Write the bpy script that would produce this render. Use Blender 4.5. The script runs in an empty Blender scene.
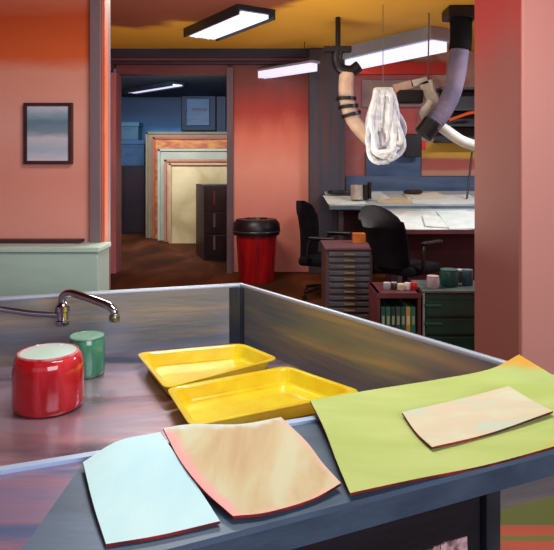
import bpy, bmesh, math, random
from mathutils import Vector, Matrix
random.seed(4)
S = bpy.context.scene
COL = S.collection
F, HY, CX, CZ = 610.0, 165.0, 277.0, 1.55
PI = math.pi

def at(px, py, Y):
    return Vector(((px-CX)/F*Y, Y, CZ-(py-HY)/F*Y))
def on(px, py, z):
    Y = (CZ-z)*F/(py-HY)
    return Vector(((px-CX)/F*Y, Y, z))

# ---------------------------------------------------------------- materials
def lin(h):
    h = h.lstrip('#')
    v = [int(h[i:i+2], 16)/255 for i in (0, 2, 4)]
    return tuple(((c/12.92) if c <= .04045 else ((c+.055)/1.055)**2.4) for c in v)+(1,)

def mat(name, c, c2=None, scale=3, stretch=(1, 1, 1), rough=.6, metal=0, bump=.0, c3=None, lo=.35, hi=.65, spec=.4,
        coat=0, trans=0, rot=(0, 0, 0)):
    m = bpy.data.materials.new(name); m.use_nodes = True
    nt = m.node_tree; N = nt.nodes; L = nt.links
    b = N['Principled BSDF']
    b.inputs['Roughness'].default_value = rough
    b.inputs['Metallic'].default_value = metal
    b.inputs['Specular IOR Level'].default_value = spec
    b.inputs['Coat Weight'].default_value = coat
    b.inputs['Transmission Weight'].default_value = trans
    b.inputs['Base Color'].default_value = lin(c)
    if c2 or bump:
        tc = N.new('ShaderNodeTexCoord'); mp = N.new('ShaderNodeMapping')
        mp.inputs['Scale'].default_value = stretch; mp.inputs['Rotation'].default_value = rot
        L.new(tc.outputs['Object'], mp.inputs['Vector'])
        nz = N.new('ShaderNodeTexNoise'); nz.inputs['Scale'].default_value = scale
        nz.inputs['Detail'].default_value = 3; nz.inputs['Distortion'].default_value = .4
        L.new(mp.outputs['Vector'], nz.inputs['Vector'])
        if c2:
            cr = N.new('ShaderNodeValToRGB'); e = cr.color_ramp.elements
            e[0].position = lo; e[0].color = lin(c); e[1].position = hi; e[1].color = lin(c2)
            if c3:
                x = e.new((lo+hi)/2); x.color = lin(c3)
            L.new(nz.outputs['Fac'], cr.inputs['Fac']); L.new(cr.outputs['Color'], b.inputs['Base Color'])
        if bump:
            n2 = N.new('ShaderNodeTexNoise'); n2.inputs['Scale'].default_value = scale*5
            n2.inputs['Detail'].default_value = 2
            L.new(mp.outputs['Vector'], n2.inputs['Vector'])
            bp = N.new('ShaderNodeBump'); bp.inputs['Strength'].default_value = bump
            bp.inputs['Distance'].default_value = .01
            L.new(n2.outputs['Fac'], bp.inputs['Height']); L.new(bp.outputs['Normal'], b.inputs['Normal'])
    return m

def bands(name, axis, stops, noise=.1, nscale=3, rough=.6, stretch=(1, 1, 1), lo=0., hi=1., metal=0, bump=.1):
    """colour bands laid along one axis of the object's own coordinates, edges roughened by noise"""
    m = bpy.data.materials.new(name); m.use_nodes = True
    nt = m.node_tree; N = nt.nodes; L = nt.links; b = N['Principled BSDF']
    b.inputs['Roughness'].default_value = rough; b.inputs['Metallic'].default_value = metal
    tc = N.new('ShaderNodeTexCoord'); sp = N.new('ShaderNodeSeparateXYZ'); L.new(tc.outputs['Object'], sp.inputs[0])
    mr = N.new('ShaderNodeMapRange'); mr.inputs['From Min'].default_value = lo; mr.inputs['From Max'].default_value = hi
    L.new(sp.outputs[axis], mr.inputs['Value'])
    mp = N.new('ShaderNodeMapping'); mp.inputs['Scale'].default_value = stretch; L.new(tc.outputs['Object'], mp.inputs['Vector'])
    nz = N.new('ShaderNodeTexNoise'); nz.inputs['Scale'].default_value = nscale; nz.inputs['Detail'].default_value = 3
    L.new(mp.outputs['Vector'], nz.inputs['Vector'])
    ma = N.new('ShaderNodeMath'); ma.operation = 'MULTIPLY_ADD'
    ma.inputs[1].default_value = noise*2
    L.new(nz.outputs['Fac'], ma.inputs[0])
    sb = N.new('ShaderNodeMath'); sb.operation = 'SUBTRACT'; sb.inputs[1].default_value = noise
    L.new(mr.outputs['Result'], sb.inputs[0]); L.new(sb.outputs[0], ma.inputs[2])
    cr = N.new('ShaderNodeValToRGB'); e = cr.color_ramp.elements
    e[0].position = stops[0][0]; e[0].color = lin(stops[0][1])
    e[1].position = stops[-1][0]; e[1].color = lin(stops[-1][1])
    for p, c in stops[1:-1]:
        x = e.new(p); x.color = lin(c)
    L.new(ma.outputs[0], cr.inputs['Fac']); L.new(cr.outputs['Color'], b.inputs['Base Color'])
    if bump:
        bp = N.new('ShaderNodeBump'); bp.inputs['Strength'].default_value = bump; bp.inputs['Distance'].default_value = .01
        L.new(nz.outputs['Fac'], bp.inputs['Height']); L.new(bp.outputs['Normal'], b.inputs['Normal'])
    return m

def emis(name, c, s):
    m = bpy.data.materials.new(name); m.use_nodes = True
    b = m.node_tree.nodes['Principled BSDF']
    b.inputs['Base Color'].default_value = lin(c)
    b.inputs['Emission Color'].default_value = lin(c); b.inputs['Emission Strength'].default_value = s
    return m

# ---------------------------------------------------------------- mesh helpers
def new(): return bmesh.new()

def box(bm, c, s, rz=0, bev=0, rx=0, ry=0):
    r = bmesh.ops.create_cube(bm, size=1)
    M = Matrix.Translation(c) @ Matrix.Rotation(rz, 4, 'Z') @ Matrix.Rotation(rx, 4, 'X') @ Matrix.Rotation(ry, 4, 'Y') @ Matrix.Diagonal((s[0], s[1], s[2], 1))
    bmesh.ops.transform(bm, matrix=M, verts=r['verts'])
    if bev:
        es = list({e for v in r['verts'] for e in v.link_edges})
        bmesh.ops.bevel(bm, geom=es, offset=bev, segments=2, affect='EDGES', profile=.5)
    return bm

def bar(bm, a, b, w, h):
    a = Vector(a); b = Vector(b); d = b-a
    r = bmesh.ops.create_cube(bm, size=1)
    q = d.to_track_quat('X', 'Z').to_matrix().to_4x4()
    M = Matrix.Translation((a+b)/2) @ q @ Matrix.Diagonal((d.length, w, h, 1))
    bmesh.ops.transform(bm, matrix=M, verts=r['verts'])
    return bm

def prism(bm, poly, z0, z1):
    """poly = list of (x, y) or of vectors whose xy is used"""
    lo = [bm.verts.new((p[0], p[1], z0)) for p in poly]
    hi = [bm.verts.new((p[0], p[1], z1)) for p in poly]
    n = len(poly)
    bm.faces.new(lo[::-1]); bm.faces.new(hi)
    for i in range(n):
        bm.faces.new((lo[i], lo[(i+1) % n], hi[(i+1) % n], hi[i]))
    bmesh.ops.recalc_face_normals(bm, faces=bm.faces)
    return bm

def smooth_path(pts, n=8):
    pts = [Vector(p) for p in pts]
    if len(pts) < 3: return pts
    P = [pts[0]*2-pts[1]]+pts+[pts[-1]*2-pts[-2]]
    out = []
    for i in range(1, len(P)-2):
        for k in range(n):
            t = k/n
            a, b, c, d = P[i-1:i+3]
            out.append(.5*((2*b)+(c-a)*t+(2*a-5*b+4*c-d)*t*t+(3*b-a-3*c+d)*t**3))
    out.append(pts[-1])
    return out

def tube(bm, pts, r, seg=14, smooth=True, ribs=0, closed=False):
    P = smooth_path(pts) if smooth else [Vector(p) for p in pts]
    if ribs:
        Q = []
        for i in range(len(P)-1):
            for k in range(ribs): Q.append(P[i].lerp(P[i+1], k/ribs))
        P = Q+[P[-1]]
    rings = []; up = Vector((0, 0, 1)); prev = None
    n = len(P)
    for i, p in enumerate(P):
        t = (P[min(i+1, n-1)]-P[max(i-1, 0)])
        if closed: t = P[(i+1) % n]-P[i-1]
        t.normalize()
        if prev is None:
            a = t.cross(up)
            if a.length < .1: a = t.cross(Vector((1, 0, 0)))
        else:
            a = prev-t*prev.dot(t)
        a.normalize(); prev = a; b = t.cross(a)
        rr = r(i/(n-1)) if callable(r) else r
        if ribs: rr *= 1.0+(.03 if i % 2 else -.02)
        rings.append([bm.verts.new(p+a*rr*math.cos(2*PI*k/seg)+b*rr*math.sin(2*PI*k/seg)) for k in range(seg)])
    m = n if closed else n-1
    for i in range(m):
        A = rings[i]; B = rings[(i+1) % n]
        for k in range(seg):
            bm.faces.new((A[k], A[(k+1) % seg], B[(k+1) % seg], B[k]))
    if not closed:
        bm.faces.new(rings[0][::-1]); bm.faces.new(rings[-1])
    bmesh.ops.recalc_face_normals(bm, faces=bm.faces)
    return bm

def lathe(bm, prof, c=(0, 0, 0), seg=40, sq=1.0):
    rings = []
    c = Vector(c)
    for r, z in prof:
        if r < 1e-5: rings.append([bm.verts.new(c+Vector((0, 0, z)))])
        else: rings.append([bm.verts.new(c+Vector((r*math.cos(2*PI*k/seg), r*sq*math.sin(2*PI*k/seg), z))) for k in range(seg)])
    for A, B in zip(rings, rings[1:]):
        for k in range(seg):
            if len(A) == 1 and len(B) == 1: continue
            if len(A) == 1: bm.faces.new((A[0], B[k], B[(k+1) % seg]))
            elif len(B) == 1: bm.faces.new((A[k], A[(k+1) % seg], B[0]))
            else: bm.faces.new((A[k], A[(k+1) % seg], B[(k+1) % seg], B[k]))
    bmesh.ops.recalc_face_normals(bm, faces=bm.faces)
    return bm

def obj(name, bm, m, parent=None, smooth=False, origin=None, bevel=0, mats=None):
    """links the bmesh as one object. Vertices are given in world space; origin moves the object's own zero"""
    me = bpy.data.meshes.new(name)
    if parent is not None:
        o0 = Vector(parent.location) if parent.parent is None else Vector(parent.location)+Vector(parent.parent.location)
        off = o0
    else:
        off = Vector(origin) if origin is not None else Vector((0, 0, 0))
    if off.length: bmesh.ops.translate(bm, vec=-off, verts=bm.verts)
    bm.to_mesh(me); bm.free()
    for x in (mats or [m]): me.materials.append(x)
    o = bpy.data.objects.new(name, me); COL.objects.link(o)
    if parent is not None: o.parent = parent
    else: o.location = off
    if smooth:
        for p in me.polygons: p.use_smooth = True
        try:
            me.set_sharp_from_angle(angle=math.radians(40))
        except Exception: pass
    if bevel:
        b = o.modifiers.new('bevel', 'BEVEL'); b.width = bevel; b.segments = 2; b.limit_method = 'ANGLE'
    return o

def tag(o, label=None, cat=None, group=None, kind=None):
    if label: o['label'] = label
    if cat: o['category'] = cat
    if group: o['group'] = group
    if kind: o['kind'] = kind
    return o

def thing(name, label, cat, loc, group=None):
    o = bpy.data.objects.new(name, None); COL.objects.link(o); o.location = loc
    o.empty_display_size = .1
    return tag(o, label, cat, group)

def struct(name, bm, m, **k):
    return tag(obj(name, bm, m, **k), kind='structure')

def dup(root, loc, label, rz=None):
    r = root.copy(); COL.objects.link(r); r.location = loc; r['label'] = label
    if rz is not None: r.rotation_euler.z = rz
    for ch in list(root.children):
        c = ch.copy(); COL.objects.link(c); c.parent = r
        for g in ch.children:
            d = g.copy(); COL.objects.link(d); d.parent = c
    return r

# ---------------------------------------------------------------- camera
cam = bpy.data.cameras.new('camera'); co = bpy.data.objects.new('camera', cam); COL.objects.link(co)
co.location = (0, 0, CZ); co.rotation_euler = (PI/2, 0, 0)
cam.sensor_fit = 'HORIZONTAL'; cam.sensor_width = 36; cam.lens = F*36/554
cam.shift_y = -(275-HY)/554
S.camera = co

# ---------------------------------------------------------------- palette
M_steel = mat('brushed_steel', '#aab2cc', '#46526c', scale=1.9, stretch=(.55, 1.8, 2), rough=.26, metal=.62, c3='#c4a8b4', bump=.12, lo=.3, hi=.7, rot=(0, 0, -.3))  # pink and blue blotches paint reflected room colour into the steel
M_steel_wall = mat('steel_sheet', '#7a828c', '#b0a088', scale=1.8, stretch=(.6, .6, 6), rough=.38, metal=.5, c3='#8c8c8c', bump=.15, lo=.35, hi=.65)
M_rim = mat('polished_rim', '#aeb9c8', rough=.42, metal=.4)
M_ledge = mat('blue_grey_ledge', '#4e6276', '#5f748a', scale=2.0, stretch=(1, 4, 4), rough=.42, metal=.25, bump=.1, rot=(0, 0, -.42))
M_ledgeface = mat('slate_edge', '#38485a', '#46576a', scale=4, stretch=(1, 4, 4), rough=.5, metal=.2, bump=.1)
M_lip = mat('pale_blue_lip', '#9dbbe0', '#b4cdea', scale=4, rough=.35, metal=.2)
M_plum_sheen = mat('plum_sheen_steel', '#80789c', '#5a6c94', scale=2.2, stretch=(1, 4, 2), rough=.35, metal=.35, bump=.1, c3='#96788f', rot=(0, 0, -.4))  # plum and pink tint paints a reflection into the steel
M_black = mat('black_panel', '#0b0b0e', '#17131a', scale=3, stretch=(1, 1, 4), rough=.55, bump=.1)
M_post = mat('dark_grey_post', '#3a4046', '#2a2f34', scale=6, rough=.4, metal=.3)
M_yellow = mat('yellow_plastic', '#f4de2a', '#ecc61c', scale=7, rough=.22, bump=.06, coat=.5, spec=.5)
M_white_paper = mat('pale_blue_paper', '#bdeaf4', '#cdf3f6', scale=3, stretch=(2, 1, 1), rough=.7, bump=.12)
M_tan_paper0 = mat('buff_paper0', '#d9b892', '#dccaa4', scale=5, stretch=(2.2, .8, 1), rough=.7, bump=.12, c3='#dcbf9c', lo=.4, hi=.6, rot=(0, 0, .5))
M_pink_edge = mat('pink_paper_margin', '#e3a6a4', '#e8b9ae', scale=6, rough=.7)
M_green_paper = mat('lime_paper', '#b4cb62', '#c0d274', scale=3, stretch=(.8, 3, 1), rough=.7, bump=.12)
M_small_paper = mat('cream_paper', '#cccfb2', '#bccdb8', scale=6, stretch=(1, 2, 1), rough=.7, bump=.1, c3='#d0c3a6')
M_under = mat('red_edge_and_shadow', '#9a1a18', '#3c0c12', scale=10, rough=.7)  # red paper edge with the shadow line below it painted in
M_ochre_under = mat('ochre_paper_back', '#c98d2a', '#d8a23a', scale=6, rough=.7)
M_chrome = mat('chrome', '#b9c6d6', rough=.12, metal=1)
M_red = mat('red_glass', '#b1121c', '#d83a42', scale=9, stretch=(1.6, 1.6, .25), rough=.13, coat=.8, lo=.48, hi=.72)
M_redlid = mat('mint_lid', '#c4ebdd', '#d6f2ee', scale=6, rough=.25, coat=.4)
M_redring = mat('pink_ring', '#c23844', '#e79aa2', scale=12, rough=.2, coat=.5)
M_green = mat('green_glass', '#2a6e54', '#4a9274', scale=9, stretch=(1.6, 1.6, .3), rough=.15, coat=.7)
M_greenlid = mat('sage_lid', '#86b9a0', '#6aa88c', scale=6, rough=.25, coat=.4)
M_dark = mat('black_plastic', '#0c0d11', '#15151a', scale=6, rough=.4, bump=.05)
M_fabric = mat('black_fabric', '#0a0a0e', '#141318', scale=6, rough=.9, bump=.2, spec=.12)

# ================================================================ SETTING
CEIL = 3.22
DW = 8.85                       # distance of the wall with the doorway
M_floor = mat('worn_brown_floor', '#3c2012', '#6a3a20', scale=1.4, stretch=(1.2, .5, 1), rough=.8, c3='#52290f', bump=.1, spec=.1)
struct('floor', box(new(), (0, 6.2, -.05), (10.4, 18.6, .1)), M_floor)

# ceiling: ochre with brown brushed patches
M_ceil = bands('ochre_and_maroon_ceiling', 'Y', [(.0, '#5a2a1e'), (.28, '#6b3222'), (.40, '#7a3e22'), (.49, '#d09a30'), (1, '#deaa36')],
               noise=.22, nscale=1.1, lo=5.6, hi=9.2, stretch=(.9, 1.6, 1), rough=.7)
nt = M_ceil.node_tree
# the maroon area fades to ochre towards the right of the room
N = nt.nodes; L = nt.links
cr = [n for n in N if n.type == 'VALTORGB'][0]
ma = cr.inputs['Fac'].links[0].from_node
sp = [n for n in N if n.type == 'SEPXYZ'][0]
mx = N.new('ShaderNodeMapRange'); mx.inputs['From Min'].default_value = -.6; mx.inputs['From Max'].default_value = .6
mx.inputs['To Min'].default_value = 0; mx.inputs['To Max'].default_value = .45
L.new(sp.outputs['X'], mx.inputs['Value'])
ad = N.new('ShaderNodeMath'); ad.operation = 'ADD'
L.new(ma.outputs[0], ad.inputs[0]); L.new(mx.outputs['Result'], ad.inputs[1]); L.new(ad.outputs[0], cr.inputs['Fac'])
struct('ceiling', box(new(), (0, 3.3, CEIL+.05), (10.4, 12.8, .1)), M_ceil)
M_bceil = mat('dark_back_ceiling', '#1b2129', '#2a2f3a', scale=1, rough=.7)
struct('ceiling_back', box(new(), (0, 12.6, CEIL+.05), (10.4, 5.8, .1)), M_bceil)

# left orange wall, near
WL = 4.2
xr = at(92, 200, WL).x
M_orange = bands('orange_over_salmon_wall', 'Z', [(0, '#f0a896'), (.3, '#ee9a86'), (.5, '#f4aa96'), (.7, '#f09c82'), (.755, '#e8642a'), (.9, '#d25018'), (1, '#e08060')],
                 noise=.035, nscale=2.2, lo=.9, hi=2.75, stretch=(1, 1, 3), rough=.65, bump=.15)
struct('wall_left', box(new(), ((xr-4.4)/2, WL+.1, CEIL/2), (xr+4.4, .2, CEIL)), M_orange)
M_mauve = mat('mauve_grey_paint', '#8b6c6c', '#7a6a72', scale=2.5, stretch=(5, 5, .4), rough=.6, bump=.1)
M_orange_strip = mat('orange_trim_paint', '#dc7858', '#d66444', scale=3, stretch=(3, 3, .5), rough=.6, bump=.1)
a, b2 = at(90, 0, WL-.06).x, at(100, 0, WL-.06).x
struct('trim_1', box(new(), ((a+b2)/2, WL+.07, CEIL/2), (b2-a, .26, CEIL)), M_mauve)
a, b3 = b2, at(105.5, 0, WL).x
struct('trim_2', box(new(), ((a+b3)/2, WL+.02, CEIL/2), (b3-a, .08, CEIL)), M_orange_strip)

# side walls and the wall behind the left one, all out of the frame
M_side = mat('salmon_side_wall', '#cf7460', '#c4604c', scale=1.5, stretch=(1, 1, .5), rough=.7)
struct('wall_west', box(new(), (-4.5, 6.2, CEIL/2), (.2, 18.6, CEIL)), M_side)
struct('wall_east', box(new(), (5.1, 6.2, CEIL/2), (.2, 18.6, CEIL)), M_side)

# doorway wall: pink panel, header beams, posts
x0, x1 = at(117, 0, DW).x, at(229, 0, DW).x       # doorway opening
zd = at(0, 74, DW).z                              # head of the doorway
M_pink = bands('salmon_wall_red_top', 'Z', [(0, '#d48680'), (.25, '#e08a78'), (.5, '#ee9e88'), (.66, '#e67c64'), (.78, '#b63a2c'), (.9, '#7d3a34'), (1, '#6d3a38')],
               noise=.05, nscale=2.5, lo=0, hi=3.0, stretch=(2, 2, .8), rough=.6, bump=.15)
xa, xb = x1, at(309, 0, DW).x
struct('wall_back', box(new(), ((xa+xb)/2, DW+.1, CEIL/2), (xb-xa, .2, CEIL)), M_pink)
struct('wall_back_left', box(new(), ((x0-4.4)/2-.05, DW+.1, CEIL/2), (x0+4.3, .2, CEIL)), M_side)
M_navy = mat('navy_beam', '#23263a', '#2c2c44', scale=3, stretch=(.5, 2, 2), rough=.5, bump=.1)
M_maroon = mat('maroon_beam', '#5d3038', '#6d3c40', scale=3, stretch=(.4, 2, 2), rough=.5, bump=.1)
xe = at(344, 0, DW).x
def strip(name, y0, y1, m, d, xs=x0-.3, xt=xb):
    za, zb = at(0, y1, DW-d).z, at(0, y0, DW-d).z
    struct(name, box(new(), ((xs+xt)/2, DW-d/2, (za+zb)/2), (xt-xs, d, zb-za), bev=.004), m)
strip('trim_3', 48.5, 57, M_navy, .10)
strip('trim_4', 57.5, 61, M_maroon, .06)
strip('trim_5', 61.3, 64, M_navy, .09)
# door head above the opening
struct('trim_6', box(new(), ((x0+x1)/2, DW+.1, (zd+CEIL)/2), (x1-x0+.02, .2, CEIL-zd)), M_maroon)
M_jamb = mat('grey_mauve_jamb', '#6d565e', '#5a4a56', scale=3, stretch=(5, 5, .4), rough=.5, bump=.1)
struct('trim_7', box(new(), (at(111.5, 0, DW).x, DW+.02, zd/2), (.2, .3, zd)), mat('rose_jamb', '#b86e72', '#94646c', scale=3, stretch=(5, 5, .4), rough=.5))
struct('trim_8', box(new(), (at(230.5, 0, DW).x, DW+.05, zd/2+.04), (.09, .3, zd+.08)), M_jamb)
M_pillar = mat('slate_pillar', '#3b3f4c', '#5a3f42', scale=2, stretch=(5, 5, .35), rough=.5, bump=.1, c3='#454450')
pa = at(309, 0, 8.7).x; pb = at(345, 0, 8.7).x
struct('trim_9', box(new(), ((pa+pb)/2, DW, CEIL/2), (pb-pa, .3, CEIL), bev=.01), M_pillar)
# a narrower red-brown strip beside the slate pillar
M_rust = mat('rust_strip', '#8a4440', '#a05648', scale=2, stretch=(4, 4, .5), rough=.6)

# right-hand room, back wall
DR = 9.0
M_rwall = mat('mottled_mauve_wall', '#a06a72', '#b89888', scale=1.6, stretch=(1, 1, 1.2), rough=.7, bump=.2, c3='#a45c50', lo=.38, hi=.6)
struct('wall_right_back', box(new(), ((pb+5)/2, DR+.1, CEIL/2), (5-pb, .2, CEIL)), M_rwall)

# blue back room beyond the doorway
DB = 15.0
M_blue = bands('blue_back_wall', 'Z', [(0, '#20405e'), (.4, '#2e6290'), (.5, '#3a80b4'), (.62, '#3474a4'), (.72, '#4e9ccc'), (.78, '#386488'), (.9, '#2a4664'), (1, '#22384e')],
               noise=.06, nscale=1.6, lo=.0, hi=3.2, stretch=(.8, 1, 2.5), rough=.6)
struct('wall_far', box(new(), (0, DB+.1, CEIL/2), (10.4, .2, CEIL)), M_blue)

# salmon pillar at the right, near
px0, px1 = 3.3, 4.05
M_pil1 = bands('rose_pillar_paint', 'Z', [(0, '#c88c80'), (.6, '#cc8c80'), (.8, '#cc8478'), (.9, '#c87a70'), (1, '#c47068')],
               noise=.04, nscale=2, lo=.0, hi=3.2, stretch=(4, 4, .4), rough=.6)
cxp = at(520, 0, px0).x+.01
struct('wall_pillar', box(new(), (cxp+.45, (px0+px1)/2, CEIL/2), (.9, px1-px0, CEIL), bev=.012), M_pil1)

M_pil2 = bands('shaded_rose_red_top', 'Z', [(0, '#925850'), (.5, '#8a504a'), (.66, '#8c443e'), (.76, '#a82420'), (1, '#b81a16')],
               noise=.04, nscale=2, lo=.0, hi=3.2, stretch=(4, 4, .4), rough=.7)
struct('pillar_shade_face', box(new(), (cxp-.006, (px0+px1)/2+.008, CEIL/2), (.012, px1-px0-.01, CEIL)), M_pil2)  # thin sheet paints the pillar's shaded side darker; its red top is paint
# ================================================================ LOW SAGE CABINET by left wall
M_sage = mat('sage_green_paint', '#b2ccbc', '#bcd6c6', scale=3, stretch=(.6, 1, 2), rough=.6, bump=.12)
fx1 = at(97.5, 0, 3.92).x
t = thing('low_cabinet', 'long low pale sage green cabinet under the framed mirror, against the orange wall', 'cabinet', (-2.2, 4.05, 0))
ztop = at(0, 247, 3.92).z
obj('body', box(new(), ((fx1-3.6)/2, 4.06, ztop/2-.02), (fx1+3.6, .27, ztop-.04), bev=.006), M_sage, t)
obj('worktop', box(new(), ((fx1-3.6)/2+.004, 4.052, ztop-.018), (fx1+3.62, .285, .036), bev=.008), mat('sage_top', '#bcd8c8', '#c6e0d0', scale=4, rough=.5), t)
box_top = new(); box(box_top, ((at(82, 0, 4.13).x-3.6)/2, 4.14, ztop+.012), (at(82, 0, 4.13).x+3.6, .09, .022))
obj('back_rail', box_top, mat('dark_rail', '#4a2a2c', rough=.5), t)

# framed mirror on the wall
t = thing('wall_mirror', 'small dark framed mirror hanging on the orange wall at the left', 'mirror', at(48, 133, WL))
p0 = at(24.5, 103, WL-.02); p1 = at(72.5, 164, WL-.02)
fr = new(); w = .022
for (ax, az, bx, bz) in ((p0.x, p0.z, p1.x, p0.z-w), (p0.x, p1.z+w, p1.x, p1.z), (p0.x, p0.z-w, p0.x+w, p1.z+w), (p1.x-w, p0.z-w, p1.x, p1.z+w)):
    box(fr, ((ax+bx)/2, WL-.02, (az+bz)/2), (abs(bx-ax), .04, abs(bz-az)))
obj('frame', fr, mat('dark_wood_frame', '#3a1c20', '#4c2a2a', scale=9, rough=.4), t)
M_mir = bands('mirror_painted_reflection', 'Z', [(0, '#e8dce0'), (.2, '#b4c4d4'), (.4, '#d8d0d6'), (.52, '#8499a8'), (.7, '#6c8a9a'), (.85, '#a8bcc8'), (1, '#eae0e6')],
              noise=.08, nscale=8, lo=-.2, hi=.2, stretch=(1, 1, 4), rough=.35)  # colour bands paint a reflection onto the glass
obj('mirror_glass', box(new(), ((p0.x+p1.x)/2, WL-.018, (p0.z+p1.z)/2), (p1.x-p0.x-2*w, .02, p0.z-p1.z-2*w)), M_mir, t)

# ================================================================ CEILING LIGHTS
M_tube = emis('fluorescent_glow', '#d9dcf6', .95)
M_tube_b = emis('fluorescent_bright', '#d3d4ee', .85)
M_house = mat('dark_green_housing', '#1d2b2b', '#16202a', scale=5, rough=.4)
M_house2 = mat('slate_housing', '#98a8c0', '#a4b2c8', scale=3, stretch=(.4, 2, 2), rough=.5)
def light_fixture(label, a, b, w, m, glow, hmat, hw=None, rod=False, tubes=2, hz=.05, dh=.02, group='ceiling strip lights'):
    a = Vector(a); b = Vector(b); d = (b-a); n = Vector((d.y, -d.x, 0)).normalized(); u = d.normalized()
    mid = (a+b)/2
    t = thing('ceiling_light', label, 'ceiling light', mid, group)
    h = new(); hw = hw or w*1.18
    bar(h, a-u*.04, b+u*.04, hw, hz)
    bmesh.ops.translate(h, vec=(0, 0, hz/2+dh/2), verts=h.verts)
    # sloping end plates and side flanges
    for s in ((-1, 1) if dh < .05 else ()):
        bar(h, a+n*s*(hw/2-.01)-u*.04+Vector((0, 0, -.005)), b+n*s*(hw/2-.01)+u*.04+Vector((0, 0, -.005)), .02, .05)
    obj('housing', h, hmat, t)
    g = new(); bar(g, a, b, w*.93, dh); bmesh.ops.translate(g, vec=(0, 0, -.0), verts=g.verts)
    df = obj('diffuser', g, glow, t)
    for k in range(tubes):
        off = n*(w*.45*((k+.5)/tubes*2-1))
        tb = new(); tube(tb, [a+off-Vector((0, 0, dh/2-.008)), b+off-Vector((0, 0, dh/2-.008))], .016, seg=10, smooth=False)
        obj('lamp_tube', tb, glow, t)
    if rod:
        for q in (.15, .85):
            p = a.lerp(b, q); r = new(); tube(r, [p+Vector((0, 0, hz)), Vector((p.x, p.y, CEIL))], .006, seg=8, smooth=False)
            obj('hanger_rod', r, M_house, t)
    return t
light_fixture('strip light with dark green housing on the brown ceiling, above the doorway', on(202, 36.5, CEIL-.08), on(255, 15, CEIL-.08), .36, None, M_tube, M_house, hw=.46, dh=.04, hz=.06)
a = on(256, 76, 2.86); b = on(314, 67, 2.86)
light_fixture('slim strip light hanging before the top of the salmon wall', a, b, .14, None, M_tube_b, mat('pale_housing', '#8f93a8', rough=.4), rod=True, tubes=1, hw=.15, dh=.10, hz=.03)
a = on(351, 65, 3.0); b = on(440, 46, 3.0)
light_fixture('long bright strip light under a slate housing, over the drafting tables', a, b, .26, None, M_tube, M_house2, hw=.40, hz=.20, dh=.12)
a = on(131, 92.5, CEIL-.08); b = on(177, 85, CEIL-.08)
light_fixture('strip light glowing in the dark blue back room', a, b, .26, None, M_tube_b, M_house, hw=.3)

# ================================================================ BACK ROOM: panels, cabinets
def panel(label, x0p, x1p, ytop, ybot, d, m, edge, th=.05, lean=.05):
    p = at(x0p, ybot, d); ztopp = at(x0p, ytop, d).z; zb = max(p.z, 0)
    x1 = at(x1p, ybot, d).x
    t = thing('leaning_board', label, 'board', ((p.x+x1)/2, d, 0), 'boards leaning in the back room')
    b = new(); box(b, ((p.x+x1)/2, d+.05, ztopp/2), (x1-p.x, th, ztopp))
    obj('face_panel', b, m, t)
    e = new(); w = .045
    box(e, ((p.x+x1)/2, d-.01+.03, ztopp-w/2+.003), (x1-p.x+.01, th+.02, w))
    box(e, (p.x+w/2-.004, d-.01+.03, ztopp/2), (w, th+.02, ztopp-.01))
    obj('edge_band', e, edge, t)
    return t
T = lambda n, a, b=None, **k: mat(n, a, b, **k)
panel('tallest board of the leaning stack, olive tan edged and furthest back', 146, 250, 132, 238, 12.95, T('olive_board', '#84724e', '#94805a', scale=2), T('olive_edge', '#7c6a4c', '#8f7c56', scale=3))
panel('rust orange board in the leaning stack, second from the back', 153, 250, 137, 240, 12.75, T('rust_board', '#b0562c', '#d08a3a', scale=3, stretch=(1, 1, 3), lo=.42, hi=.6), T('rust_edge', '#9c4434', '#b05a34', scale=3))
panel('pale grey green board in the middle of the leaning stack', 158, 250, 149, 241.5, 12.5, T('sage_board', '#b4b08e', '#a2a084', scale=2), T('sage_edge', '#9aa48c', '#b4b498', scale=3))
panel('peach board with brown edge, second from the front of the stack', 164.5, 250, 159.5, 243, 12.3, T('peach_board', '#c99a6c', '#d7ab7c', scale=2), T('peach_edge', '#a8684c', '#b87a58', scale=3))
panel('front tan board of the leaning stack, behind the black filing cabinet', 169, 250, 163, 244.5, 12.05, T('tan_board', '#b39a62', '#e0c48c', scale=1.3, lo=.4, hi=.68), T('tan_edge', '#c49a70', '#b88a5c', scale=3))

# filing cabinet in the doorway
d = 9.9
t = thing('filing_cabinet', 'black filing cabinet just inside the doorway, in front of the leaning boards', 'cabinet', at(215, 262, d)*1)
t.location.z = 0
xl, xr_ = at(204, 0, d).x, at(240, 0, d).x; zt = at(0, 187, d).z
M_cab = mat('black_cabinet', '#17141a', '#2a1a22', scale=3, rough=.3, bump=.08)
b = new(); poly = [(xl, d), (xr_, d), (xr_+.0, d+.75), (at(196, 0, d+.75).x, d+.75)]
prism(b, poly, 0.0, zt); obj('body', b, M_cab, t)
prism_top = new(); prism(prism_top, poly, zt, zt+.03); obj('top_panel', prism_top, mat('cabinet_top', '#3d3b44', rough=.4), t)
for k in range(3):
    z0 = .06+k*(zt-.1)/3
    dr = obj('drawer', box(new(), ((xl+xr_)/2, d-.01, z0+(zt-.1)/6), (xr_-xl-.05, .02, (zt-.1)/3-.03), bev=.004), M_cab, t)
    hb = new(); box(hb, ((xl+xr_)/2-.12, d-.035, z0+(zt-.1)/6+.05), (.03, .03, .22)); 
    h = obj('handle', hb, mat('red_handle' if k == 2 else 'grey_handle', '#8e1a2c' if k == 2 else '#7a6470', rough=.3), t)
    h.parent = dr; h['label'] = 'vertical drawer pull'

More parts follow.
